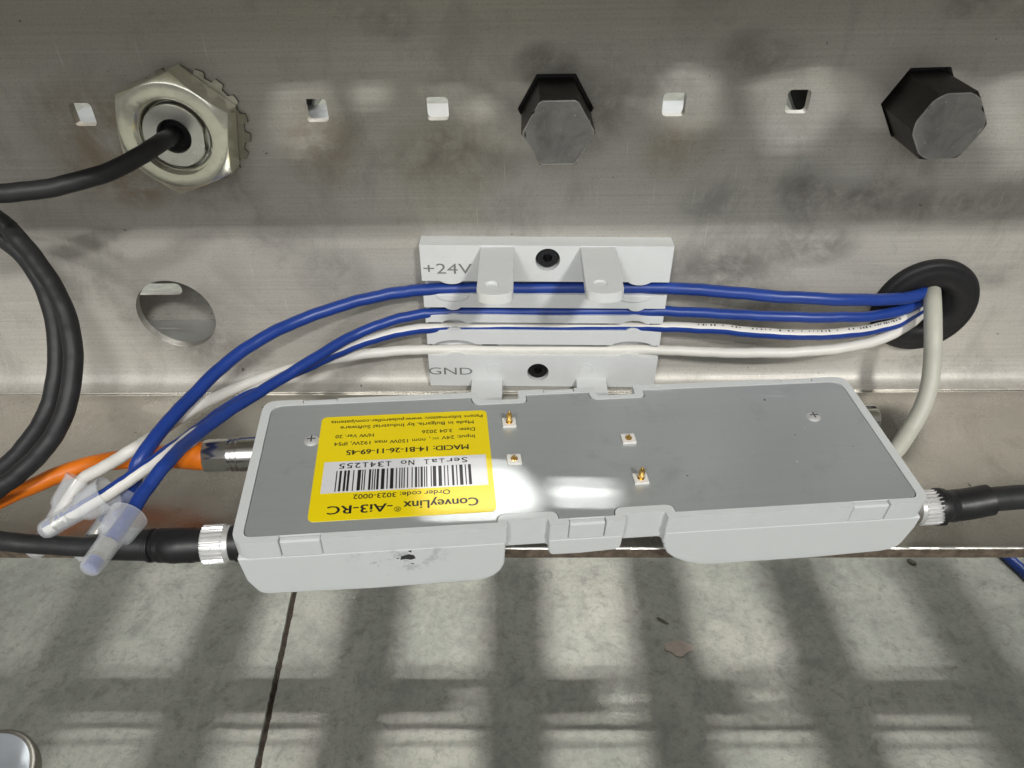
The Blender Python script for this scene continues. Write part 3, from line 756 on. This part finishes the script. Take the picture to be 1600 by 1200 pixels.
for a, b in TABS:
    g = 0.16
    obj('latch_tab', MB().box(a+g, b-g, -HY+0.05, -HY+1.7, -CH-0.3, -0.35), M['plastic'], dev, 0, 0.45)
    obj('latch_tab', MB().box(a+g, b-g, HY-1.45, HY-0.05, -CH-0.3, -0.12), M['plastic'], dev, 0, 0.3)
# label
lab = link('rating_label', plate_mesh('rating_label', [rrect(-68.0, -23.3, -19.4, 16.9, 1.5)], 0.12, M['yellow'], lambda u, v, d: (u, v, -0.19+d)), dev)
LZ = -0.06
link('white_panel', plate_mesh('white_panel', [[(-65.8, -10.8), (-24.7, -10.8), (-24.7, -0.2), (-65.8, -0.2)]], 0.02, M['label_white'], lambda u, v, d: (u, v, LZ+d)), lab)
mb = MB(); rnd = random.Random(21); x = -62.5
while x < -29.0:
    w = rnd.choice((0.28, 0.28, 0.28, 0.56, 0.84)); w = min(w, -28.75-x)
    mb.box(x, x+w, -10.35, -3.45, LZ+0.015, LZ+0.045); x += w+rnd.choice((0.28, 0.28, 0.56, 0.56, 0.84))
mb.box(-29.03, -28.75, -10.35, -3.45, LZ+0.015, LZ+0.045)
obj('barcode', mb, M['ink'], lab, 0)
def line(s, xs, xe, yc, h, bold=0.0, z=LZ, mono=False):
    """label line read from the back of the module: starts at xs, runs towards smaller x."""
    link('lettering', text_mesh(s, h, M['ink'], lambda u, v, d: (xs-u, yc+h/2-v, z+d), xs-xe, bold, 0.04, mono), lab)
line('ConveyLinx', -27.6, -45.6, -16.0, 2.55, 0.16)
line('\u00ae', -46.2, -47.8, -17.0, 1.5, 0.0)
line('-Ai3-RC', -48.3, -63.6, -16.3, 2.55, 0.16)
line('Order code: 3023-0002', -34.3, -57.8, -12.4, 1.5, 0.05)
line('Serial No 1341255', -29.3, -62.2, -1.85, 1.75, 0.08, LZ+0.02, True)
line('MACID: 14-B1-26-11-69-45', -29.0, -60.5, 2.9, 1.75, 0.14)
line('Input: 24V', -27.1, -35.9, 6.7, 1.25, 0.04)
line('nom 150W max 192W, IP54', -40.2, -63.9, 6.2, 1.25, 0.04)
line(',', -38.9, -39.2, 6.5, 1.25, 0.04)
mb = MB().box(-38.3, -36.6, 6.35, 6.5, LZ, LZ+0.04)
for k in range(3): mb.box(-38.3+k*0.62, -37.9+k*0.62, 6.8, 6.95, LZ, LZ+0.04)
obj('direct_current_mark', mb, M['ink'], lab, 0)
line('Date:', -26.9, -31.2, 9.5, 1.25, 0.04)
line('3.04 2026', -33.0, -41.1, 9.3, 1.25, 0.04)
line('H/W Ver. 20', -53.8, -63.8, 9.0, 1.25, 0.04)
line('Made in Bulgaria, by Industrial Software', -27.1, -62.8, 12.3, 1.25, 0.04)
line('Patent Information: www.pulseroller.com/patents', -24.5, -65.4, 14.6, 1.2, 0.04)
# contact pins
for px, py, h in ((-17.5, 11.1, 4.6), (-17.5, -2.85, 1.7), (13.75, 2.6, 1.7), (13.7, -11.8, 4.6)):
    ba = obj('pin_base', MB().box(-1.85, 1.85, -1.7, 1.7, 0, 0.75), M['pin_base'], dev, 0, 0.12, 2)
    ba.location = Vector((px, py, -0.2))*MM
    w = 0.74 if h > 3 else 0.4
    pr = [(0.3, 0.95), (0.82, 0.95), (0.84, 0.7), (1.0, w), (h-1.6, w+0.05), (h-0.6, w*0.7), (h, 0.08)] if h > 3 else [(0.3, 0.95), (0.82, 0.95), (0.86, 0.7), (1.2, 0.6), (h-0.1, 0.3), (h+0.3, 0.22)]
    obj('contact_pin', MB().lathe(pr, (0, 0, 0), (0, 0, 1), 16), M['gold'], ba, 40)
for px, py in ((-69.9, 8.2), (67.8, 8.1)):
    s = obj('plate_screw', MB().lathe([(0, 2.0), (0.25, 1.9), (0.7, 1.2), (0.8, 0.5)], (0, 0, 0), (0, 0, 1), 20), M['screw_silver'], dev, 30)
    s.location = Vector((px, py, -0.2))*MM
    obj('screw_slot', MB().box(-1.1, 1.1, -0.18, 0.18, 0.55, 0.84).box(-0.18, 0.18, -1.1, 1.1, 0.55, 0.83), M['gap'], s, 0)
obj('dark_scuff', MB().prism([(-46.6, -8.6), (-44.8, -7.9), (-43.6, -8.4), (-43.2, -9.6), (-44.4, -10.1), (-45.6, -9.6), (-46.9, -9.9)], ys-0.06, ys+0.2, 'y')
    .prism([(-44.9, -6.7), (-44.0, -6.5), (-44.2, -7.3)], ys-0.06, ys+0.2, 'y').prism([(-44.5, -11.4), (-43.7, -11.6), (-43.9, -12.0)], ys-0.06, ys+0.2, 'y')
    .prism([(-47.9, -9.3), (-47.3, -9.0), (-47.2, -9.4)], ys-0.06, ys+0.2, 'y'), M['grime'], dev, 0)
# small bare socket on the right end, collar on the front left
mb = MB().lathe([(0, 4.2), (7.6, 4.2), (8.2, 3.9), (8.2, 3.0), (3.0, 2.9)], (HX-0.5, 15.2, -9), (1, 0, 0), 32, True, True)
obj('bare_socket', mb, M['nickel'], dev)
obj('socket_collar', MB().lathe([(-3.0, 4.6), (1.6, 4.6), (1.6, 4.2), (3.2, 4.2)], (-HX, -17.0, -9), (-1, 0, 0), 32), M['black_plastic'], dev)
obj('socket_collar', MB().lathe([(-3.0, 4.6), (1.2, 4.6), (1.2, 4.2), (3.0, 4.2)], (HX, -19.0, -9), (1, 0, 0), 32), M['nickel'], dev)
obj('socket_collar', MB().lathe([(-3.0, 4.4), (9.0, 4.4)], (-HX, 13.4, -9), (-1, 0, 0), 32), M['nickel'], dev)

# ================================================================== cables with connectors
def knurl(n, r): return lambda i: r+(0.22 if i % 4 in (0, 1) else -0.32)
def uneven(path):
    ph = (path[0].x*1.7) % 6.28
    return [p+Vector((0, math.sin(i*0.47+ph), math.sin(i*0.61+ph*2)+0.5*math.sin(i*1.3)))*0.07 if 2 < i < len(path)-3 else p for i, p in enumerate(path)]
def sweep(name, pts, rad, mat, parent, sub=10, n=20):
    path = spline(pts, sub)
    path = uneven(path)
    if isinstance(rad, list):
        k = len(rad); rr = []
        for i in range(len(path)):
            f = i/(len(path)-1)*(k-1); a = min(int(f), k-2); rr.append(rad[a]+(rad[a+1]-rad[a])*(f-a))
        rad = rr
    return obj(name, MB().tube(path, rad, n), mat, parent, 70)
# lower left black sensor cable
t = thing('sensor_cable', 'black cable with knurled plug in the left front end of the module', 'cable')
c0 = W((-HX, -17.0, -9)); ax = (W((-1, -17, -9))-W((0, -17, -9)))
o = MB().lathe([(2.6, 3.8), (3.0, 4.3), (4.2, 4.5), (4.4, knurl(0, 4.5)), (9.2, knurl(0, 4.5)), (9.4, 4.1)], c0, ax, 104)
obj('knurled_ring', o, M['screw_silver'], t, 25)
cap_end = c0+ax*9.4
p_end = on_level(166, 853, 17.0)
pth = [c0+ax*9.2, c0+ax*16, p_end.lerp(c0+ax*9, 0.55), p_end]
sweep('plug_body', pth, [4.0, 4.05, 4.0, 3.9, 3.75, 3.4], M['black_plastic'], t, 8, 28)
g0 = (c0+ax*11).lerp(p_end, 0.02); g1 = (c0+ax*11).lerp(p_end, 0.42)
obj('grip_sleeve', MB().tube([g0, g1], [4.25, 4.15], 28), M['black_plastic'], t, 40, 0.3)
obj('grip_rib', MB().tube([(c0+ax*11).lerp(p_end, 0.47), (c0+ax*11).lerp(p_end, 0.52)], 4.1, 28), M['black_plastic'], t, 40, 0.15)
sweep('cable_jacket', pts3([(178, 853, 'Z', 17), (126, 854, 'Z', 16.5), (52, 850, 'Z', 17), (0, 845, 'Z', 18), (-60, 838, 'Z', 19), (-160, 820, 'Z', 20)]), 2.35, M['black_jacket'], t)
# right black sensor cable
t = thing('sensor_cable', 'black cable with knurled plug in the right front end of the module', 'cable')
c0 = W((HX, -19.0, -9)); ax = W((1, -19, -9))-W((0, -19, -9))
obj('knurled_ring', MB().lathe([(1.4, 3.8), (1.8, 4.3), (2.8, 4.4), (3.0, knurl(0, 4.4)), (8.2, knurl(0, 4.4)), (8.5, 4.0)], c0, ax, 104), M['screw_silver'], t, 25)
e1 = on_level(1546, 781, 12.0); e2 = on_level(1640, 774, 12.5)
sweep('plug_body', [c0+ax*8.3, c0+ax*9.5, c0+ax*14, e1], [4.9, 5.0, 4.25, 4.2, 4.15, 4.1], M['black_plastic'], t, 8, 28)
sweep('cable_jacket', [c0+ax*16, e1, e2, on_level(1760, 764, 14)], 3.2, M['black_jacket'], t, 10, 24)
# orange network cable
t = thing('network_cable', 'orange cable with metal coupling in the left back end of the module', 'cable')
c0 = W((-HX+2.4, 13.4, -9)); ax = W((-1, 13.4, -9))-W((0, 13.4, -9))
obj('coupling_sleeve', MB().lathe([(1.0, 4.75), (8.6, 4.75), (8.9, 4.4)], c0, ax, 40), M['nickel'], t)
obj('clip_ring', MB().lathe([(9.1, 4.3), (9.2, 4.75), (9.7, 4.75), (9.8, 4.2), (10.3, 4.2), (10.4, 4.7), (10.9, 4.7), (11.0, 4.2)], c0, ax, 40), M['nickel'], t)
hn = lambda R: (lambda i: hexr(2*math.pi*i/72, R, R_(14)))
obj('coupling_nut', MB().lathe([(11.0, 4.1), (12.2, hn(4.75)), (17.6, hn(4.75)), (17.9, 4.2)], c0, ax, 72), M['nickel'], t, 25)
sweep('cable_boot', [c0+ax*17.8, c0+ax*20.5]+pts3([(262, 713, 'Z', 13.5), (236, 716, 'Z', 12.5), (168, 721, 'Z', 10.5), (105, 737, 'Z', 9), (52, 759, 'Z', 9), (0, 783, 'Z', 9), (-80, 825, 'Z', 9)]),
      [3.95, 3.75, 3.4, 3.0, 2.75, 2.6, 2.45, 2.2, 2.0, 1.6], M['orange'], t, 10, 24)
# grey beige cable from the grommet down behind the module
o = sweep('grey_cable', pts3([(1452, 440, 'Y', 18), (1455, 448, 'Y', 4), (1457, 470, 'Y', -7), (1458, 520, 'Y', -16), (1456, 575, 'Y', -22), (1446, 625, 'Y', -28), (1424, 668, 'Y', -33), (1402, 700, 'Y', -38), (1372, 728, 'Y', -42), (1330, 735, 'Y', -44)]), 2.55, M['grey_cable'], None, 10, 24)
tag(o, 'grey beige cable bending down from the grommet behind the module', 'cable')
# cable out of the nut
o = sweep('black_cable', pts3([(272, 205, 'Y', 2), (268, 212, 'Y', -9), (240, 230, 'Y', -20), (185, 262, 'Y', -28), (100, 289, 'Y', -35), (30, 300, 'Y', -40), (-60, 303, 'Y', -46), (-160, 300, 'Y', -52)]), 2.25, M['black_jacket'], None, 10, 24)
tag(o, 'black cable leaving the large zinc nut towards the left', 'cable')
# two hanging loops
def loop(label, pix, rad, dy):
    rows = [(x, y, 'Y', -24-46*max(0, min(1, (y-345)/420))+dy) for x, y in pix]
    o = sweep('black_cable_loop', pts3(rows), rad, M['black_jacket'], None, 12, 24)
    tag(o, label, 'cable', 'black cable loops at the left'); return o
loop('outer loop of the two thick black cable loops', [(-120, 290), (-60, 312), (0, 345), (22, 366), (50, 399), (80, 442), (103, 490), (114, 545), (111, 602), (97, 655), (70, 700), (32, 738), (0, 762), (-60, 800), (-130, 835)], 2.35, -4)
loop('inner loop of the two thick black cable loops, tucked behind the other', [(-120, 330), (-55, 345), (0, 371), (34, 398), (62, 437), (82, 490), (89, 548), (85, 600), (71, 648), (36, 700), (0, 735), (-60, 775), (-130, 805)], 2.25, 1.5)

# ------------------------------------------------------------------ the four wires of the block and their end caps
RW = 1.68
ends = {}
def wire(name, label, rows, mat, rad=RW):
    path = pts3(rows)
    o = sweep(name, path, rad, mat, None, 12, 20)
    tag(o, label, 'wire', 'wires held in the block'); return o
CAPS = {  # mouth, tip
 'C': ((206, 762, 'Z', 19), (124, 874, 'Z', 7)),
 'D': ((201, 806, 'Z', 31), (137, 893, 'Z', 31)),
 'B': ((170, 770, 'Z', 28), (66, 831, 'Z', 21)),
 'A': ((129, 750, 'Z', 17), (50, 870, 'Z', 5)),
}
wire('blue_wire', 'upper blue wire under the +24V bar ending behind the other caps',
     [(134, 860, 'Z', 8.2), (165, 815, 'Z', 13), (206, 762, 'Z', 19), (217, 722, 'Y', -69), (258, 665, 'Y', -58), (303, 617, 'Y', -46), (351, 570, 'Y', -35), (411, 528, 'Y', -25), (480, 496, 'Y', -16), (560, 470, 'Y', -9.5), (620, 457.5, 'Y', -5.6), (660, 453, 'Y', -4.6), (720, 450.5, 'Y', -3.3), (850, 450, 'Y', -3.3), (990, 449.5, 'Y', -3.3), (1040, 450, 'Y', -4.8), (1110, 454, 'Y', -7.5), (1200, 462, 'Y', -11), (1300, 467.5, 'Y', -12), (1380, 468, 'Y', -9), (1425, 464, 'Y', -6), (1446, 455, 'Y', -1), (1452, 448, 'Y', 14)], M['blue'], 1.9)
wire('blue_wire', 'second blue wire running below the first with the lowest clear cap',
     [(140, 889, 'Z', 31), (170, 848, 'Z', 31), (201, 806, 'Z', 31), (228, 765, 'Z', 32), (262, 722, 'Z', 33.5), (302, 684, 'Y', -63), (354, 645, 'Y', -50), (420, 604, 'Y', -36), (480, 567, 'Y', -26), (545, 528, 'Y', -15), (600, 505, 'Y', -9), (645, 493, 'Y', -5.6), (690, 488.5, 'Y', -3.5), (850, 487, 'Y', -3.3), (1000, 486, 'Y', -3.3), (1045, 486.5, 'Y', -4.8), (1120, 490, 'Y', -8), (1200, 494, 'Y', -10.5), (1300, 496, 'Y', -11), (1370, 493, 'Y', -9), (1420, 481, 'Y', -5), (1445, 467, 'Y', 1), (1453, 462, 'Y', 14)], M['blue'])
wire('white_wire', 'lowest plain white wire just above the GND bar',
     [(58, 858, 'Z', 6), (92, 806, 'Z', 11.5), (129, 750, 'Z', 17), (168, 727, 'Z', 20.5), (208, 702, 'Y', -62), (240, 682, 'Y', -55), (285, 650, 'Y', -46), (360, 610, 'Y', -34), (435, 583, 'Y', -24), (510, 563, 'Y', -15), (580, 552, 'Y', -8.5), (640, 547, 'Y', -5.2), (700, 546, 'Y', -3.5), (850, 546, 'Y', -3.3), (1000, 546, 'Y', -3.5), (1060, 548, 'Y', -6), (1130, 551, 'Y', -9), (1220, 551, 'Y', -12), (1300, 546, 'Y', -12), (1370, 532, 'Y', -9.5), (1412, 512, 'Y', -6), (1440, 490, 'Y', 1), (1450, 484, 'Y', 14)], M['white_wire'])
rows = [(74, 826, 'Z', 21.5), (120, 799, 'Z', 25), (170, 770, 'Z', 28), (210, 743, 'Z', 30), (262, 707, 'Z', 31), (305, 676, 'Y', -58), (352, 640, 'Y', -44), (420, 600, 'Y', -31), (490, 568, 'Y', -21), (550, 541, 'Y', -13), (610, 522, 'Y', -7.5), (660, 513.5, 'Y', -5), (710, 511, 'Y', -3.4), (850, 510.5, 'Y', -3.3), (1000, 510, 'Y', -3.4), (1050, 511, 'Y', -5.5), (1120, 514, 'Y', -8), (1200, 521, 'Y', -11), (1280, 523, 'Y', -11.5), (1350, 517, 'Y', -10), (1400, 505, 'Y', -7), (1430, 488, 'Y', -2), (1450, 478, 'Y', 14)]
w3 = wire('striped_wire', 'white wire with a blue stripe between the blue wires and GND bar', rows, M['white_wire'])
path = uneven(spline(pts3(rows), 12)); fr = frames(path)
def angle_at(k):                                          # the stripe turns half way round between the caps and the block
    x = rows[min(len(rows)-1, k//12)][0]
    lo_, hi_ = 300, 420
    f = max(0, min(1, (rows_x(k)-lo_)/(hi_-lo_)))
    return f
def rows_x(k):
    a = min(k//12, len(rows)-2); f = k/12-a; return rows[a][0]*(1-f)+rows[a+1][0]*f
mb = MB(); rs = []
for k, (p, tn, e1, e2) in enumerate(fr):
    view = Vector((0, -0.75, 0.66)); side = tn.cross(view).normalized(); out = side.cross(tn).normalized()
    f = angle_at(k); th = R_(205)*f+R_(-8)*(1-f) if True else 0
    # th 0: towards the lower right of travel, 180: below the wire in the block
    cdir = lambda a: side*math.cos(a)+out*math.sin(a)
    th = R_(180)-f*R_(180)
    half = R_(78)
    arc = [th-half+2*half*i/9 for i in range(10)]
    rs.append([p+cdir(a)*(RW+0.06) for a in arc]+[p+cdir(a)*(RW-0.3) for a in reversed(arc)])
mb.rings(rs); obj('blue_stripe', mb, M['blue'], w3, 50)
mb = MB(); rnd = random.Random(4); k = 0
acc = 0.0
for k in range(len(fr)-1):
    if not 1090 < rows_x(k) < 1405: continue
    p, tn = fr[k][0], fr[k][1]; q = fr[k+1][0]
    side = tn.cross(Vector((0, -0.75, 0.66))).normalized(); out = side.cross(tn).normalized()
    d = side*-0.55+out*0.83; u = tn.cross(d).normalized()
    m_ = max(1, int((q-p).length/0.75))
    for j in range(m_):
        if rnd.random() < 0.22: continue
        c = p.lerp(q, (j+rnd.uniform(0.1, 0.5))/m_)+d*(RW+0.01); a_ = tn*rnd.uniform(0.12, 0.26); h_ = u*rnd.uniform(0.2, 0.42)
        mb.add([c-a_-h_, c+a_-h_, c+a_+h_*rnd.uniform(0.3, 1), c-a_+h_, c-a_-h_+d*0.03, c+a_-h_+d*0.03, c+a_+h_+d*0.03, c-a_+h_+d*0.03], [(4, 5, 6, 7), (0, 1, 5, 4), (1, 2, 6, 5), (2, 3, 7, 6), (3, 0, 4, 7)])
o = obj('wire_print', mb, M['grime'], w3, 0); o['kind'] = 'stuff'
# end caps
def end_cap(key, label, col, band):
    mo, ti = pts3(CAPS[key]); ax = (ti-mo); L = ax.length; a = ax.normalized()
    t = thing('wire_end_cap', label, 'wire cap', mo, 'clear caps on the wire ends')
    prof = [(0.0, 4.35), (L*0.30, 3.95), (L*0.37, 3.65), (L*0.42, 2.7), (L*0.55, 2.5), (L*0.93, 2.35), (L*0.985, 1.9), (L*1.0, 1.1), (L*1.005, 0.05),
            (L*0.985, 0.05), (L*0.975, 1.0), (L*0.95, 1.85), (L*0.55, 2.22), (L*0.41, 2.4), (L*0.35, 3.3), (L*0.30, 3.6), (0.02, 4.0)]
    mb = MB().lathe(prof, (0, 0, 0), a, 36, False, False)
    # close the mouth rim
    n = 36; k = len(prof)
    mb.f += [(i, (i+1) % n, (k-1)*n+(i+1) % n, (k-1)*n+i) for i in range(n)]
    obj('cap_shell', mb, M['frost'], t, 50)
    obj('crimp_sleeve', MB().lathe([(L*0.50, 1.7), (L*0.50, 2.05), (L*0.58, 2.08), (L*0.62, 1.86), (L*0.66, 2.06), (L*0.71, 1.86), (L*0.75, 2.04), (L*0.80, 2.0), (L*0.80, 1.6)], (0, 0, 0), a, 28), M['crimp'], t, 50)
    return t
end_cap('C', 'clear cap on the upper blue wire, half hidden under the black cable', None, None)
end_cap('D', 'clear cap with a blue tip in front of the black cable', None, None)
end_cap('B', 'clear cap on the blue striped white wire', None, None)
end_cap('A', 'clear cap on the plain white wire beside the orange cable', None, None)

# ================================================================== things on the floor
c = on_level(-30, 1232, FLOOR)
t = thing('levelling_foot', 'round shiny steel foot on the concrete at the corner', 'levelling foot', (c.x, c.y, FLOOR))
rad = (on_level(55, 1232, FLOOR)-c).length
obj('foot_rim', MB().lathe([(0, rad), (7, rad), (8.5, rad*0.97), (9, rad*0.93)], (0, 0, 0), (0, 0, 1), 64), M['washer'], t, 40)
obj('foot_top', MB().lathe([(8.6, rad*0.91), (9.6, rad*0.86), (10.2, rad*0.6), (11.5, rad*0.3), (20, rad*0.22)], (0, 0, 0), (0, 0, 1), 64), M['foot_white'], t, 40)
o = sweep('floor_cable', [on_level(*p, FLOOR+4.2) for p in ((1480, 800), (1545, 845), (1588, 882), (1640, 930), (1720, 985))], 4.2, M['blue'], None, 12, 20)
tag(o, 'blue cable on the concrete at the right beyond the flange', 'cable')
c = on_level(1061, 1014, FLOOR); rnd = random.Random(9)
pl = [on_level(1061+x, 1014+y, FLOOR) for x, y in ((-24, -6), (-16, -11), (4, -13), (10, -9), (24, -4), (22, 4), (12, 6), (6, 14), (-6, 12), (-12, 5), (-22, 3))]
o = obj('putty_blob', MB().prism(rounded([(p.x, p.y) for p in pl], 2.0, 3), FLOOR-0.5, FLOOR+0.7, 'z'), M['stain'], None, 40, 0.3)
tag(o, 'flat pinkish beige putty blob stuck to the concrete', 'putty')
def crumb(px, py, s, stretch, label):
    c = on_level(px, py, FLOOR); rnd = random.Random(px)
    bm = bmesh.new(); bmesh.ops.create_icosphere(bm, subdivisions=2, radius=s*MM)
    for v in bm.verts: v.co = Vector((v.co.x*stretch, v.co.y*0.8, v.co.z*0.5))*rnd.uniform(0.8, 1.2)
    me = bpy.data.meshes.new('concrete_crumb'); bm.to_mesh(me); bm.free(); finish(me, M['crumb'], 0)
    o = link('concrete_crumb', me); o.location = (c+Vector((0, 0, s*0.3)))*MM; o.rotation_euler = (0, 0, R_(-35))
    tag(o, label, 'crumb'); return o
crumb(1035, 970, 1.5, 3.2, 'thin dark sliver on the concrete above the putty blob')
crumb(1424, 879, 3.0, 1.3, 'dark crumb on the concrete near the right end of the module')
